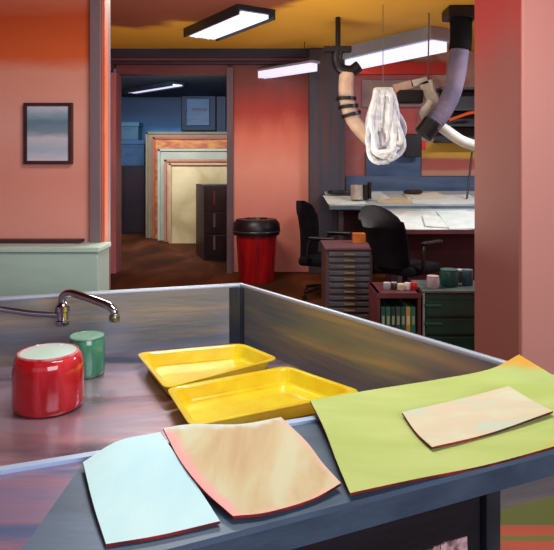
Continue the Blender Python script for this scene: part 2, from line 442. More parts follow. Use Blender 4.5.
# dark cabinet at the left of the back room, with crates over it
t = thing('storage_cabinet', 'black low cabinet at the far left of the blue back room', 'cabinet', (at(131, 0, 13.8).x, 13.9, 0))
xl, xr_ = at(104, 0, 13.7).x, at(145, 0, 13.7).x; zt = at(0, 166, 13.7).z
obj('body', box(new(), ((xl+xr_)/2, 14.0, zt/2), (xr_-xl, .6, zt), bev=.01), mat('near_black', '#151217', '#2a1517', scale=2, rough=.5), t)
for s in (-1, 1):
    obj('door', box(new(), ((xl+xr_)/2+s*(xr_-xl)/4, 13.69, zt/2), ((xr_-xl)/2-.04, .02, zt-.1)), mat('near_black_door', '#1a1418', '#2c181a', scale=2, rough=.5), t)
def crate(label, x0p, x1p, y0, y1, d, dep, c1, c2, rest=None):
    A = at(x0p, y0, d); B = at(x1p, y1, d)
    zb = rest if rest is not None else B.z
    t = thing('storage_box', label, 'box', ((A.x+B.x)/2, d, zb))
    mt = mat('blue_box', c1, c2, scale=3, stretch=(.7, 1, 2), rough=.6)
    obj('body', box(new(), ((A.x+B.x)/2, d+dep/2, (A.z-.1+zb)/2), (B.x-A.x-.04, dep-.04, A.z-.1-zb), bev=.012), mt, t)
    obj('lid', box(new(), ((A.x+B.x)/2, d+dep/2, A.z-.05), (B.x-A.x, dep, .1), bev=.012), mat('box_lid', c2, rough=.6), t)
    return A.z
zz = crate('blue grey storage box standing on the black cabinet in the back room', 116, 145, 140, 165, 13.75, .5, '#2f4a66', '#3a6080', zt)
crate('slate green storage box stacked topmost at the left of the back room', 117, 139, 122, 140, 13.78, .45, '#3e6272', '#4a7484', zz)

# dark window-like cabinet on the far wall
t = thing('wall_cabinet', 'dark navy framed cabinet with pale blue front on the far blue wall', 'cabinet', at(199, 110, DB-.1))
A = at(181, 92, DB-.2); B = at(216, 131, DB-.2)
obj('frame', box(new(), ((A.x+B.x)/2, DB-.1, (A.z+B.z)/2), (B.x-A.x, .2, A.z-B.z), bev=.02), mat('navy_frame', '#1d2b40', rough=.5), t)
A = at(186, 98, DB-.22); B = at(210, 126, DB-.22)
obj('door', box(new(), ((A.x+B.x)/2, DB-.21, (A.z+B.z)/2), (B.x-A.x, .04, A.z-B.z), bev=.02), mat('blue_door', '#35648a', '#2a4a6c', scale=2.5, stretch=(.6, 1, 2.5), rough=.4), t)
hb = new(); bar(hb, at(192, 109, DB-.26), at(206, 109, DB-.26), .04, .05)
obj('handle', hb, mat('navy_handle', '#16243a', rough=.4), t)
# dark window frame at the opening's right, inside
xw = at(221, 0, DB-.1).x
struct('trim_10', box(new(), (xw, DB-.06, CEIL/2), (.22, .12, CEIL)), mat('navy_post', '#2a3a58', '#1f2c44', scale=2, stretch=(3, 3, .4), rough=.5))

# ================================================================ RED TRASH CAN
d = 8.15; c = at(256.5, 280, d); c.z = 0
t = thing('trash_can', 'tall red trash can with black lid against the salmon wall', 'trash can', c)
r1 = 22.0/F*d; zt = at(0, 232, d).z
M_can = mat('red_plastic', '#a8141c', '#7a0c14', scale=3, stretch=(5, 5, .3), rough=.3, coat=.3)
b = new(); lathe(b, [(0, 0), (r1*.76, 0), (r1*.79, .02), (r1*.93, zt-.05), (r1*.96, zt), (r1*.9, zt), (0, zt)], c); obj('body', b, M_can, t, smooth=True)
b = new(); zl = at(0, 219, d).z
lathe(b, [(r1*.97, zt-.03), (r1*1.05, zt-.03), (r1*1.08, zt+.03), (r1*1.05, zl-.05), (r1*.9, zl), (r1*.55, zl+.01), (r1*.5, zl-.03), (0, zl-.03)], c)
obj('lid', b, M_dark, t, smooth=True)
b = new(); tube(b, [c+Vector((r1*1.06*math.cos(a_), r1*1.06*math.sin(a_), zt+.02)) for a_ in [k*PI/18 for k in range(36)]], .012, seg=8, smooth=False, closed=True)
obj('rim', b, mat('grey_rim', '#3c3840', rough=.3), t, smooth=True)

# ================================================================ DARKROOM SINK
C = Vector((-.2066, 3.406)); ub = Vector((.957, .289)); ur = Vector((.5826, -.8128)); uf = Vector((.934, .358)).normalized()
BL = C-ub*2.5
Fr = Vector((.868, 1.906)); FL = Fr-uf*3.2
RZ, FZ = .88, .56
t = thing('darkroom_sink', 'large stainless steel darkroom sink with papers along its blue grey front ledge', 'sink', (0, 1.9, 0))
def off_wall(p, q, th, side):
    d = (q-p).normalized(); n = Vector((d.y, -d.x))*side
    return [p, q, q+n*th, p+n*th]
b = new(); prism(b, [BL, FL, Fr, C], FZ-.03, FZ); obj('basin_floor', b, M_steel, t)
th = .03
nb = Vector((-ub.y, ub.x)); nr = Vector((-ur.y, ur.x))
Cext = C+nb*th+(nr)*th
b = new(); prism(b, [BL, C, C+nb*th+ub*.02, BL+nb*th], FZ-.03, RZ-.012); obj('back_wall', b, M_steel_wall, t)
b = new(); prism(b, [C, Fr, Fr+nr*th, C+nr*th], FZ-.03, RZ-.012); obj('side_wall', b, M_steel_wall, t)
b = new(); prism(b, [FL, Fr, Fr-Vector((-uf.y, uf.x))*.02, FL-Vector((-uf.y, uf.x))*.02], FZ-.03, RZ-.005); obj('front_wall', b, M_steel_wall, t)
b = new(); prism(b, [FL, BL, BL-ub*th, FL-ub*th], FZ-.03, RZ-.012); obj('end_wall', b, M_steel_wall, t)
# corner coving: a dark post where the two walls meet
b = new()
cc = C-nb*.0-nr*.0
prism(b, [C, C-ub*.062, C-ub*.03-nb*.014, C+ur*.02-nr*.012, C+ur*.045], FZ, RZ-.012); obj('corner_post', b, mat('dark_steel', '#4a505c', '#343a48', scale=4, stretch=(6, 6, .5), rough=.35, metal=.6), t)
# rolled rim
b = new()
tube(b, [Vector((*(BL+nb*.012), RZ-.004)), Vector((*(C+nb*.012-ub*.03), RZ-.004)), Vector((*(C+nb*.012+ub*.0), RZ-.004)),
         Vector((*(C+nb*.006+nr*.012), RZ-.004)), Vector((*(C+nr*.012+ur*.04), RZ-.004)), Vector((*(Fr+nr*.012), RZ-.004))], .0135, seg=12, smooth=False)
obj('rim', b, M_rim, t, smooth=True)
# front ledge (papers lie on it), mitred against the drainboard with its painted plum sheen
O = Vector((.044, 1.168)); uo = Vector((.914, .407)).normalized()
def onfront(x): return Vector((x, O.y+(x-O.x)*uo.y/uo.x))
def oninner(x): return Vector((x, 1.404+(x+.442)*uf.y/uf.x))
SI = oninner(-.435); SO = onfront(-.447)
Rt = Fr+uf*.35; Ro = onfront(1.38)
b = new(); prism(b, [SO, Ro, Rt, Fr, SI], RZ-.012, RZ); obj('ledge', b, M_ledge, t)
nf = Vector((uo.y, -uo.x))
b = new(); prism(b, [SO, Ro, Ro-nf*.02, SO-nf*.02], RZ-.062, RZ-.0118); obj('ledge_edge', b, M_ledgeface, t)
b = new(); LO = onfront(-2.1); LI = oninner(-2.1)
prism(b, [LO, SO, SI, LI], RZ-.05, RZ-.001); obj('drainboard', b, M_plum_sheen, t)
# raised lip along the inner edge of the ledge
ni = Vector((-uf.y, uf.x))
b = new(); LI2 = oninner(-2.1); E = oninner(.4)
prism(b, [LI2-ni*.022, E-ni*.022, E, LI2], RZ-.001, RZ+.008); obj('raised_lip', b, M_lip, t)
# black base under the ledge with post at its right end
def fp(x, back): 
    p = onfront(x); return p-nf*back
b = new(); prism(b, [fp(-2.05, .05), fp(.49, .05), fp(.49, .09), fp(-2.05, .09)], .0, RZ-.063); obj('base_panel', b, M_black, t)
b = new(); p = fp(.512, .06)
box(b, (p.x, p.y, (RZ-.063)/2), (.042, .06, RZ-.063), rz=.42, bev=.004); obj('leg', b, M_post, t)
for q in (C-ub*.1-nb*.1, BL+ub*.15-nb*.1):
    b = new(); box(b, (q.x, q.y, (FZ-.03)/2), (.045, .045, FZ-.03), bev=.004); obj('leg', b, M_post, t)
b = new(); rs = random.Random(3)
for k in range(9):
    p = fp(.335+.014*k+rs.uniform(-.004, .004), .0485); zb = .687+rs.uniform(0, .004); box(b, (p.x, p.y, zb-.02), (.018, .004, .05+rs.uniform(0, .02)), rz=.42)
obj('paint_scuff', b, mat('pale_pink_scuff', '#c8a8a8', '#6a4a52', scale=40, rough=.8), t)
# ================================================================ FAUCET
t = thing('swing_faucet', 'chrome swing faucet reaching over the back of the steel sink', 'faucet', at(62, 318, 3.02))
d = 3.02
pp = [BL+ub*.95-nb*.0, ]
w0 = Vector((BL.x+ub.x*.7, BL.y+ub.y*.7, at(0, 306, 2.9).z))
b = new(); tube(b, [w0, w0-Vector((nb.x, nb.y, 0))*.06, at(-40, 306, 2.9), at(0, 309, d-.06), at(30, 313, d-.03), at(57, 315, d)], .0155)
obj('supply_pipe', b, M_chrome, t, smooth=True)
b = new(); c = at(62.5, 323, d)
lathe(b, [(0, -.01), (.030, -.01), (.034, 0), (.034, .012), (.028, .018), (.028, .055), (.036, .06), (.036, .085), (.024, .095), (.018, .115), (0, .118)], c, seg=24)
obj('valve_body', b, M_chrome, t, smooth=True)
b = new(); tube(b, [at(62, 303, d), at(63, 296, d-.01), at(70, 293, d-.02), at(82, 296, d-.04), at(98, 301.5, d-.07), at(109, 306, d-.09), at(114, 311, d-.1), at(114.5, 316, d-.1)], .019)
obj('spout', b, M_chrome, t, smooth=True)
b = new(); c = at(114.5, 321.5, d-.1)
lathe(b, [(0, 0), (.022, 0), (.025, .006), (.025, .03), (.02, .036), (0, .036)], c, seg=20); obj('nozzle', b, mat('brass_grey_nozzle', '#64706c', '#8a8a70', scale=20, rough=.25, metal=.8), t, smooth=True)

# ================================================================ JARS in the sink
def jar(name, label, pxc, pyb, r, h, mb, ml, mr, lr=.80):
    Y = (CZ-FZ)*F/(pyb-HY); c = Vector(((pxc-CX)/F*Y, Y, FZ+.001))
    t = thing('glass_jar', label, 'jar', c, 'lidded jars in the sink')
    b = new()
    lathe(b, [(0, 0), (r*.88, 0), (r*.95, r*.03), (r*.99, r*.1), (r, r*.22), (r, h*.70), (r*.985, h*.80), (r*.95, h*.88), (r*.90, h*.94), (r*lr*1.03, h*.965), (0, h*.965)], c, seg=48)
    obj('body', b, mb, t, smooth=True)
    b = new(); lathe(b, [(r*lr*1.04, h*.955), (r*lr*1.06, h*.975), (r*lr*1.04, h*.995), (r*lr*.98, h), (r*lr*.95, h*.98)], c, seg=48)
    obj('lid_ring', b, mr, t, smooth=True)
    b = new(); lathe(b, [(r*lr*.97, h*.96), (r*lr*.97, h*.99), (r*lr*.8, h*1.0), (0, h*1.01)], c, seg=48)
    obj('lid', b, ml, t, smooth=True)
jar('glass_jar', 'squat red glass jar with a mint lid standing in the sink', 48.5, 406, .140, .226, M_red, M_redlid, M_redring, .82)
jar('glass_jar', 'small green glass jar behind the squat red jar', 87, 374, .083, .185, M_green, M_greenlid, M_greenlid, .9)

# ================================================================ YELLOW TRAYS
def tray(label, Q, z0, z1):
    P = [on(x, y, z1) for x, y in Q]; c = sum(P, Vector())/4
    t = thing('developing_tray', label, 'tray', (c.x, c.y, z0), 'yellow developing trays')
    def ring(scale, inset, z):
        out = []
        n = 4
        for i in range(4):
            a = P[i-1]; p = P[i]; q = P[(i+1) % 4]
            u = (a-p).normalized(); v = (q-p).normalized()
            # rounded corner: three points
            base = p+(u+v)*inset
            rr = .05
            pts = [base+u*rr*(1-q)**2+v*rr*q**2 for q in (0, .25, .5, .75, 1)]
            out += [(k.x, k.y, z) for k in pts]
        return out
    b = new()
    rings = [ring(1, .034, z0), ring(1, .030, z0+.004), ring(1, .010, z1-.008), ring(1, -.008, z1-.006), ring(1, -.008, z1),
             ring(1, .012, z1), ring(1, .018, z1-.006), ring(1, .040, z0+.02), ring(1, .050, z0+.012)]
    vs = [[b.verts.new(p) for p in r] for r in rings]
    for A, B in zip(vs, vs[1:]):
        for i in range(20):
            b.faces.new((A[i], A[(i+1) % 20], B[(i+1) % 20], B[i]))
    b.faces.new(vs[0][::-1]); b.faces.new(vs[-1])
    bmesh.ops.recalc_face_normals(b, faces=b.faces)
    obj('basin', b, M_yellow, t, smooth=False, bevel=.003)
    return t
tray('yellow plastic developing tray nearer the back wall of the sink, beside the green jar', [(138, 353), (242, 343.5), (277, 358), (166, 387)], .561, .63)
tray('larger yellow plastic developing tray nearer the front ledge, by the lime sheet', [(168, 388), (287, 366), (360, 391), (192, 425)], .561, .63)

# ================================================================ PAPERS
def paper_mat(name, c, c2, masks, c3=None, scale=5, stretch=(1, 2, 1)):
    """sheet colour with dyed margins or a painted highlight; each mask is (u weight, v weight, start, end, colour)"""
    m = mat(name, c, c2, scale=scale, stretch=stretch, rough=.7, bump=.12, c3=c3)
    nt = m.node_tree; N = nt.nodes; L = nt.links; b = N['Principled BSDF']
    src = b.inputs['Base Color'].links[0].from_socket
    uv = N.new('ShaderNodeUVMap'); sp = N.new('ShaderNodeSeparateXYZ'); L.new(uv.outputs[0], sp.inputs[0])
    nz = N.new('ShaderNodeTexNoise'); nz.inputs['Scale'].default_value = 7; L.new(uv.outputs[0], nz.inputs['Vector'])
    for (au, av, lo, hi, col) in masks:
        a = N.new('ShaderNodeMath'); a.operation = 'MULTIPLY'; a.inputs[1].default_value = au; L.new(sp.outputs['X'], a.inputs[0])
        a2 = N.new('ShaderNodeMath'); a2.operation = 'MULTIPLY_ADD'; a2.inputs[1].default_value = av; L.new(sp.outputs['Y'], a2.inputs[0]); L.new(a.outputs[0], a2.inputs[2])
        a3 = N.new('ShaderNodeMath'); a3.operation = 'MULTIPLY_ADD'; a3.inputs[1].default_value = .16; L.new(nz.outputs['Fac'], a3.inputs[0]); L.new(a2.outputs[0], a3.inputs[2])
        mr = N.new('ShaderNodeMapRange'); mr.interpolation_type = 'SMOOTHSTEP'
        mr.inputs['From Min'].default_value = lo+.08; mr.inputs['From Max'].default_value = hi+.08; L.new(a3.outputs[0], mr.inputs['Value'])
        mx = N.new('ShaderNodeMix'); mx.data_type = 'RGBA'; L.new(mr.outputs[0], mx.inputs['Factor']); L.new(src, mx.inputs['A']); mx.inputs['B'].default_value = lin(col)
        src = mx.outputs['Result']
    L.new(src, b.inputs['Base Color'])
    return m
M_tan_paper = paper_mat('buff_paper', '#bfa47c', '#cccaa6', [(-1, 0, -.16, -.03, '#e8a8a4'), (0, 1, .93, 1.03, '#e4b4a0'), (0, -1, -.08, .0, '#cfdcd2'), (1, .0, .93, 1.02, '#dcb8a4')], c3='#c9b88e', scale=4, stretch=(2.6, .7, 1))  # pale top edge is a painted highlight; pink margins are dyed
M_green_paper = paper_mat('lime_paper', '#a9bd68', '#b7c87a', [(1, -1, .72, .92, '#d8a02c'), (1, 1.1, 1.72, 1.95, '#c8a832')], scale=3, stretch=(.8, 3, 1))
def cr1(p, t):
    a, b, c, d = p
    return .5*((2*b)+(c-a)*t+(2*a-5*b+4*c-d)*t*t+(3*b-a-3*c+d)*t**3)
def spline(pts, n):
    P = [pts[0]*2-pts[1]]+list(pts)+[pts[-1]*2-pts[-2]]
    out = []
    m = len(pts)-1
    for k in range(n+1):
        u = min(k/n*m, m-1e-6); i = int(u)
        out.append(cr1(P[i:i+4], u-i))
    return out
def sheet(name, label, cat, rows, m_top, m_edge, th=.0055, nu=22, nv=22, group=None):
    G = [[on(x, y, z) for x, y, z in r] for r in rows]
    R = [spline(r, nu) for r in G]
    cols = [spline([R[j][i] for j in range(len(R))], nv) for i in range(nu+1)]
    b = new(); UL = b.loops.layers.uv.new('UVMap')
    top = [[b.verts.new(cols[i][j]) for j in range(nv+1)] for i in range(nu+1)]
    bot = [[b.verts.new(cols[i][j]-Vector((0, 0, th))) for j in range(nv+1)] for i in range(nu+1)]
    for i in range(nu):
        for j in range(nv):
            f = b.faces.new((top[i][j], top[i+1][j], top[i+1][j+1], top[i][j+1])); f.material_index = 0
            for l, (ii, jj) in zip(f.loops, ((i, j), (i+1, j), (i+1, j+1), (i, j+1))): l[UL].uv = (ii/nu, jj/nv)
            f = b.faces.new((bot[i][j+1], bot[i+1][j+1], bot[i+1][j], bot[i][j])); f.material_index = 1
    def side(A, B, C_, D):
        f = b.faces.new((A, B, C_, D)); f.material_index = 1
    for i in range(nu):
        side(top[i][0], bot[i][0], bot[i+1][0], top[i+1][0]); side(top[i+1][nv], bot[i+1][nv], bot[i][nv], top[i][nv])
    for j in range(nv):
        side(top[0][j+1], bot[0][j+1], bot[0][j], top[0][j]); side(top[nu][j], bot[nu][j], bot[nu][j+1], top[nu][j+1])
    bmesh.ops.recalc_face_normals(b, faces=b.faces)
    mats = [m_top, m_edge]
    c = G[1][1].copy(); c.z = RZ
    o = obj(name, b, None, smooth=True, origin=c, mats=mats)
    tag(o, label, cat, group); return o
gp = 'sheets of paper on the sink ledge'
sheet('paper_sheet', 'pale blue sheet of paper on the ledge, left of the buff sheet', 'paper',
      [[(83, 462, .895), (118, 441, .913), (160, 432, .912)],
       [(93, 503, .892), (140, 482, .896), (190, 475, .898)],
       [(106, 544, .888), (160, 535, .888), (220, 521, .889)]], M_white_paper, M_under, group=gp)
sheet('paper_sheet', 'buff sheet of paper with pink edges, between the pale blue and lime sheets', 'paper',
      [[(163, 428, .915), (192, 424, .909), (240, 424, .906), (281, 417, .913)],
       [(180, 460, .906), (218, 456, .898), (262, 447, .897), (306, 441, .905)],
       [(204, 490, .900), (240, 486, .894), (285, 477, .894), (322, 462, .900)],
       [(233, 516, .893), (268, 512, .892), (312, 499, .892), (341, 483, .897)]], M_tan_paper, M_under, group=gp)
sheet('paper_sheet', 'large lime green sheet of paper with a curled up corner, nearest the pillar', 'paper',
      [[(310, 400, .912), (370, 390, .900), (440, 379, .903), (490, 369, .922), (519, 354.5, .965)],
       [(324, 428, .908), (385, 416, .894), (455, 402, .894), (520, 388, .900), (562, 381, .925)],
       [(337, 462, .902), (400, 448, .893), (470, 433, .893), (545, 415, .894), (590, 403, .905)],
       [(350, 493, .896), (415, 479, .892), (485, 465, .892), (555, 446, .892), (618, 426, .896)]], M_green_paper, M_under, group=gp, nu=30)
sheet('paper_sheet', 'small cream sheet of paper lying on top of the lime green sheet', 'paper',
      [[(402, 412, .905), (455, 400, .903), (509, 386, .914)],
       [(416, 432, .902), (470, 416, .900), (530, 399, .905)],
       [(432, 447, .903), (490, 433, .901), (553, 411, .908)]], M_small_paper, M_under, group=gp, nu=16, nv=16)

# ================================================================ GREEN FLOOR RUG
M_rug = bands('green_rug_red_stripes', 'Y', [(0, '#a8503c'), (.09, '#a8503c'), (.1, '#6b6a38'), (.14, '#6b6a38'), (.15, '#a8503c'), (.24, '#a04e3a'), (.25, '#56602f'), (1, '#5f6a38')],
              noise=.01, nscale=5, lo=2.42, hi=3.15, rough=.9, bump=.2)
tag(obj('floor_rug', box(new(), (1.5, 2.78, .008), (1.9, .9, .016), bev=.004), M_rug), 'olive green rug with rust red stripes on the floor beside the sink', 'rug')

# ================================================================ RIGHT-HAND OFFICE
# plan chest
d = 6.0; xl, xr_ = at(326, 0, d).x, at(373, 0, d).x; zt = at(0, 250, d).z
t = thing('plan_chest', 'grey plan chest of shallow drawers between the two black chairs', 'chest of drawers', ((xl+xr_)/2, d+.3, 0))
M_chest = mat('grey_brown_chest', '#4a3c40', '#5a3a34', scale=3, stretch=(3, 3, .6), rough=.5)
obj('body', box(new(), ((xl+xr_)/2, d+.32, zt/2), (xr_-xl, .6, zt), bev=.006), M_chest, t)
obj('top_panel', box(new(), ((xl+xr_)/2, d+.31, zt+.01), (xr_-xl+.02, .64, .02), bev=.004), mat('chest_top', '#6c3a3e', '#5a4448', scale=3, rough=.5), t)
n = 11; hh = (zt-.04)/n
for k in range(n):
    z = .03+hh*(k+.5)
    dr = obj('drawer', box(new(), ((xl+xr_)/2, d+.005, z), (xr_-xl-.06, .03, hh*.62), bev=.004), mat('grey_drawer', '#5d6066', '#4a4a50', scale=5, rough=.4, metal=.2), t)
    hb = new(); box(hb, ((xl+xr_)/2-.0, d-.016, z), (.10, .014, .012)); h = obj('handle', hb, mat('ochre_pull', '#8f7a48', rough=.4), t); h.parent = dr
tag(obj('orange_book', box(new(), Vector((.86, 6.42, zt+.05+.02))+Vector((0, 0, .0)), (.13, .12, .1), bev=.004), mat('orange_cover', '#c4762a', '#a8561f', scale=6, rough=.5)), 'orange book lying on the grey plan chest', 'book')

# office chairs
def office_chair(label, loc, rz, s=1.0, arm=True, seatz=.5, topz=1.1, tiltback=.12):
    t = thing('office_chair', label, 'chair', (0, 0, 0), 'black office chairs at the drafting tables')
    b = new(); box(b, (.0, 0, seatz), (.48, .48, .09), bev=.035)
    obj('seat', b, M_fabric, t, smooth=True)
    # backrest: curved shell, wider at the top
    b = new(); nu, nv = 10, 12; V = []
    h0, h1 = seatz+.02, topz
    for side in (0, 1):
        g = []
        for j in range(nv+1):
            v = j/nv; row = []
            w = (.185+.045*math.sin(v*PI*.6))*(1 if v < .8 else math.sqrt(max(.0, 1-((v-.8)/.2)**2*.55)))
            for i in range(nu+1):
                u = i/nu*2-1
                z = h0+(h1-h0)*v-(.05*u*u if v > .8 else 0)
                x = -.23-tiltback*v+.045*u*u+.03*math.sin(v*PI)+(-.055 if side else 0)*(1-.6*abs(u)**3)
                row.append(b.verts.new((x, u*w, z)))
            g.append(row)
        V.append(g)
    for side in (0, 1):
        for j in range(nv):
            for i in range(nu):
                b.faces.new((V[side][j][i], V[side][j][i+1], V[side][j+1][i+1], V[side][j+1][i]))
    for j in range(nv):
        for i in (0, nu): b.faces.new((V[0][j][i], V[0][j+1][i], V[1][j+1][i], V[1][j][i]))
    for i in range(nu):
        for j in (0, nv): b.faces.new((V[0][j][i], V[0][j][i+1], V[1][j][i+1], V[1][j][i]))
    bmesh.ops.recalc_face_normals(b, faces=b.faces)
    obj('backrest', b, M_fabric, t, smooth=True)
    for sgn in (-1, 1):
        b = new(); y = sgn*.27
        tube(b, [(-.12, y*.8, seatz-.02), (-.12, y, seatz+.03), (-.1, y, seatz+.2), (.0, y, seatz+.235), (.14, y, seatz+.22)], .016, seg=10)
        a_ = obj('armrest', b, M_dark, t, smooth=True)
        b = new(); box(b, (.03, y, seatz+.245), (.27, .06, .03), bev=.012); p = obj('arm_pad', b, M_dark, t); p.parent = a_
    b = new(); tube(b, [(0, 0, seatz-.04), (0, 0, .1)], .025, seg=12, smooth=False); obj('gas_stem', b, mat('stem_metal', '#3c3e44', rough=.3, metal=.7), t, smooth=True)
    for k in range(5):
        a_ = k*2*PI/5+.3; dx, dy = math.cos(a_), math.sin(a_)
        b = new(); tube(b, [(dx*.02, dy*.02, .12), (dx*.15, dy*.15, .10), (dx*.28, dy*.28, .075)], .018, seg=10); lg = obj('base_leg', b, M_dark, t, smooth=True)
        b = new(); lathe(b, [(0, -.012), (.024, -.012), (.028, 0), (.024, .012), (0, .012)], (0, 0, 0), seg=16)
        bmesh.ops.rotate(b, verts=b.verts, matrix=Matrix.Rotation(PI/2, 3, 'X')); bmesh.ops.translate(b, vec=(dx*.28, dy*.28, .03), verts=b.verts)
        w_ = obj('caster', b, M_dark, t, smooth=True); w_.parent = lg
    t.location = loc; t.rotation_euler.z = rz; t.scale = (s, s, s)
    return t
office_chair('black office chair with tall rounded back, nearest the low green cabinet', (1.27, 6.05, 0), .75, 1.08, topz=1.09, seatz=.5, tiltback=.24)
office_chair('black office chair seen from the side against the slate pillar', (.60, 7.15, 0), -.42, 1.16, topz=.97, seatz=.38, tiltback=.05)

# drafting tables
def drafting_table(label, x0, x1, yf, zf, yb, zb, top, edge, legs):
    t = thing('drafting_table', label, 'table', ((x0+x1)/2, (yf+yb)/2, 0), 'tilted drafting tables')
    b = new()
    vs = [b.verts.new(v) for v in ((x0, yf, zf-.03), (x1, yf, zf-.03), (x1, yb, zb-.03), (x0, yb, zb-.03), (x0, yf, zf), (x1, yf, zf), (x1, yb, zb), (x0, yb, zb))]
    for f in ((0, 3, 2, 1), (4, 5, 6, 7), (0, 1, 5, 4), (1, 2, 6, 5), (2, 3, 7, 6), (3, 0, 4, 7)): b.faces.new([vs[i] for i in f])
    obj('tabletop', b, top, t)
    obj('front_edge', bar(new(), (x0-.005, yf-.012, zf-.02), (x1, yf-.012, zf-.02), .025, .045), edge, t)
    for x in (x0+.15, x1-.15):
        for y, z in ((yf+.12, zf+(zb-zf)*.12/(yb-yf)-.03), (yb-.12, zb-(zb-zf)*.12/(yb-yf)-.03)):
            b = new(); box(b, (x, y, z/2-.005), (.06, .06, z-.01)); obj('leg', b, legs, t)
    return t
M_dt = mat('pale_table', '#b8c4c2', '#9fb0b4', scale=3, rough=.5)
M_legs = mat('dark_table_leg', '#3a3a46', '#4a3438', scale=3, rough=.5)
zf1 = at(0, 206, 7.75).z; zb1 = at(0, 191, 8.75).z
t1 = drafting_table('far drafting table along the back wall, holding jars and white papers', at(329, 0, 7.9).x, 4.2, 7.75, zf1, 8.75, zb1, M_dt, mat('teal_edge', '#5b7d88', '#43617c', scale=3, rough=.5), M_legs)
zf2 = at(0, 230, 6.95).z; zb2 = at(0, 209, 7.5).z
t2 = drafting_table('near drafting table spread with white drawings, behind the rounded black chair', at(385, 0, 7.2).x, 3.6, 6.95, zf2, 7.55, zb2, M_dt, mat('maroon_edge', '#43222a', '#5a2c30', scale=3, rough=.5), M_legs)
mp_ = mat('dark_modesty_panel', '#3f1a22', '#551f26', scale=1.5, rough=.6)
obj('modesty_panel', box(new(), (at(385, 0, 7.2).x+1.0, 7.46, .45), (1.9, .02, .7)), mp_, t2)
obj('modesty_panel', box(new(), (2.4, 8.6, .5), (3.0, .02, .8)), mat('dark_back_panel', '#2c1a22', '#4b2228', scale=1.5, rough=.6), t1)

M_dw = [mat('drawing_white', '#e6efe8', '#d2e4dc', scale=8, rough=.7), mat('drawing_cream', '#e4e2c8', rough=.7), mat('drawing_mint', '#c8ddd4', '#dbe8e0', scale=7, rough=.7), mat('drawing_buff', '#cdb784', '#d9cfa6', scale=9, rough=.7)]
def slope(y, which):
    yf, zf, yb, zb = (6.95, zf2, 7.55, zb2) if which == 2 else (7.75, zf1, 8.75, zb1)
    return zf+(zb-zf)*(y-yf)/(yb-yf)
def drawing(label, xc, yc, w, h, which, k, m, rz=0, curl=.012):
    b = new(); n = 8
    ang = Matrix.Rotation(rz, 2)
    g = []
    for i in range(n+1):
        r = []
        for j in range(n+1):
            u, v = (i/n-.5), (j/n-.5); q = ang @ Vector((u*w, v*h)); x, y = xc+q.x, yc+q.y
            z = slope(y, which)+.004+k*.0065+curl*(abs(u)*2)**4*(1 if (i+j) % 2 else .6)
            r.append((x, y, z))
        g.append(r)
    T_ = [[b.verts.new(p) for p in r] for r in g]; B_ = [[b.verts.new((p[0], p[1], p[2]-.003)) for p in r] for r in g]
    for i in range(n):
        for j in range(n):
            b.faces.new((T_[i][j], T_[i+1][j], T_[i+1][j+1], T_[i][j+1])); b.faces.new((B_[i][j+1], B_[i+1][j+1], B_[i+1][j], B_[i][j]))
    for i in range(n):
        b.faces.new((T_[i][0], B_[i][0], B_[i+1][0], T_[i+1][0])); b.faces.new((T_[i+1][n], B_[i+1][n], B_[i][n], T_[i][n]))
        b.faces.new((T_[0][i+1], B_[0][i+1], B_[0][i], T_[0][i])); b.faces.new((T_[n][i], B_[n][i], B_[n][i+1], T_[n][i+1]))
    bmesh.ops.recalc_face_normals(b, faces=b.faces)
    o = obj('drawing_sheet', b, m, smooth=True, origin=(xc, yc, slope(yc, which)))
    return tag(o, label, 'paper', 'drawings on the drafting tables')
drawing('wide white drawing covering the near drafting table beside the rounded chair back', 1.85, 7.22, .95, .52, 2, 0, M_dw[0], 0)
drawing('mint tinted drawing at the pillar end of the near drafting table', 2.3, 7.2, .7, .5, 2, 1, M_dw[2], .05)
drawing('white drawing lying topmost on the near drafting table', 2.02, 7.12, .6, .3, 2, 2, M_dw[0], -.12)
drawing('white sheet at the slate pillar end of the far drafting table', at(345, 0, 8).x, 8.1, .5, .55, 1, 0, M_dw[0], .05)
drawing('buff sheet in the middle of the far drafting table', at(395, 0, 8.1).x, 8.1, .45, .4, 1, 0, M_dw[3], -.2)
drawing('mint sheet between the buff sheet and the jars on the far table', at(372, 0, 8.1).x, 8.35, .45, .5, 1, 1, M_dw[2], .1)
drawing('long white sheet at the pillar end of the far drafting table', at(445, 0, 8).x, 8.15, .9, .6, 1, 0, M_dw[0], 0)
drawing('cream sheet overlapping the long white sheet on the far table', at(428, 0, 8.2).x, 8.35, .5, .4, 1, 1, M_dw[1], .2)

def cup(name, label, cat, pos, r, h, m, parts=None, taper=1.0, group=None):
    b = new(); lathe(b, [(0, 0), (r*taper, 0), (r, h*.9), (r, h), (r*.85, h), (r*.8, h*.3), (0, h*.3)], pos, seg=20)
    o = obj(name, b, m, smooth=True, origin=pos); tag(o, label, cat, group); return o
def onT(px, Y, which=1): return Vector(((px-CX)/F*Y, Y, slope(Y, which)+.024))
cup('water_glass', 'greyish glass tumbler among the papers on the far drafting table', 'glass', onT(357, 8.05), .085, .19, mat('grey_tumbler', '#9b938a', '#b8b4a4', scale=9, rough=.2))
cup('pen_pot', 'slim black marker pot nearer the tumbler on the far drafting table', 'pot', onT(365.5, 8.0), .028, .2, M_dark)
cup('pen_pot', 'slim black marker pot further from the tumbler on the far table', 'pot', onT(369.5, 8.08), .026, .22, M_dark)
b = new(); lathe(b, [(0, 0), (.16, 0), (.2, .02), (.17, .05), (0, .055)], onT(331, 8.4)+Vector((.14, .0, .0)), seg=24, sq=.4)
tag(obj('black_dish', b, M_dark, smooth=True), 'flat black dish at the slate pillar end of the far table', 'dish')
b = new(); lathe(b, [(0, 0), (.12, 0), (.14, .02), (.1, .05), (0, .055)], onT(413, 8.45), seg=24, sq=.45)
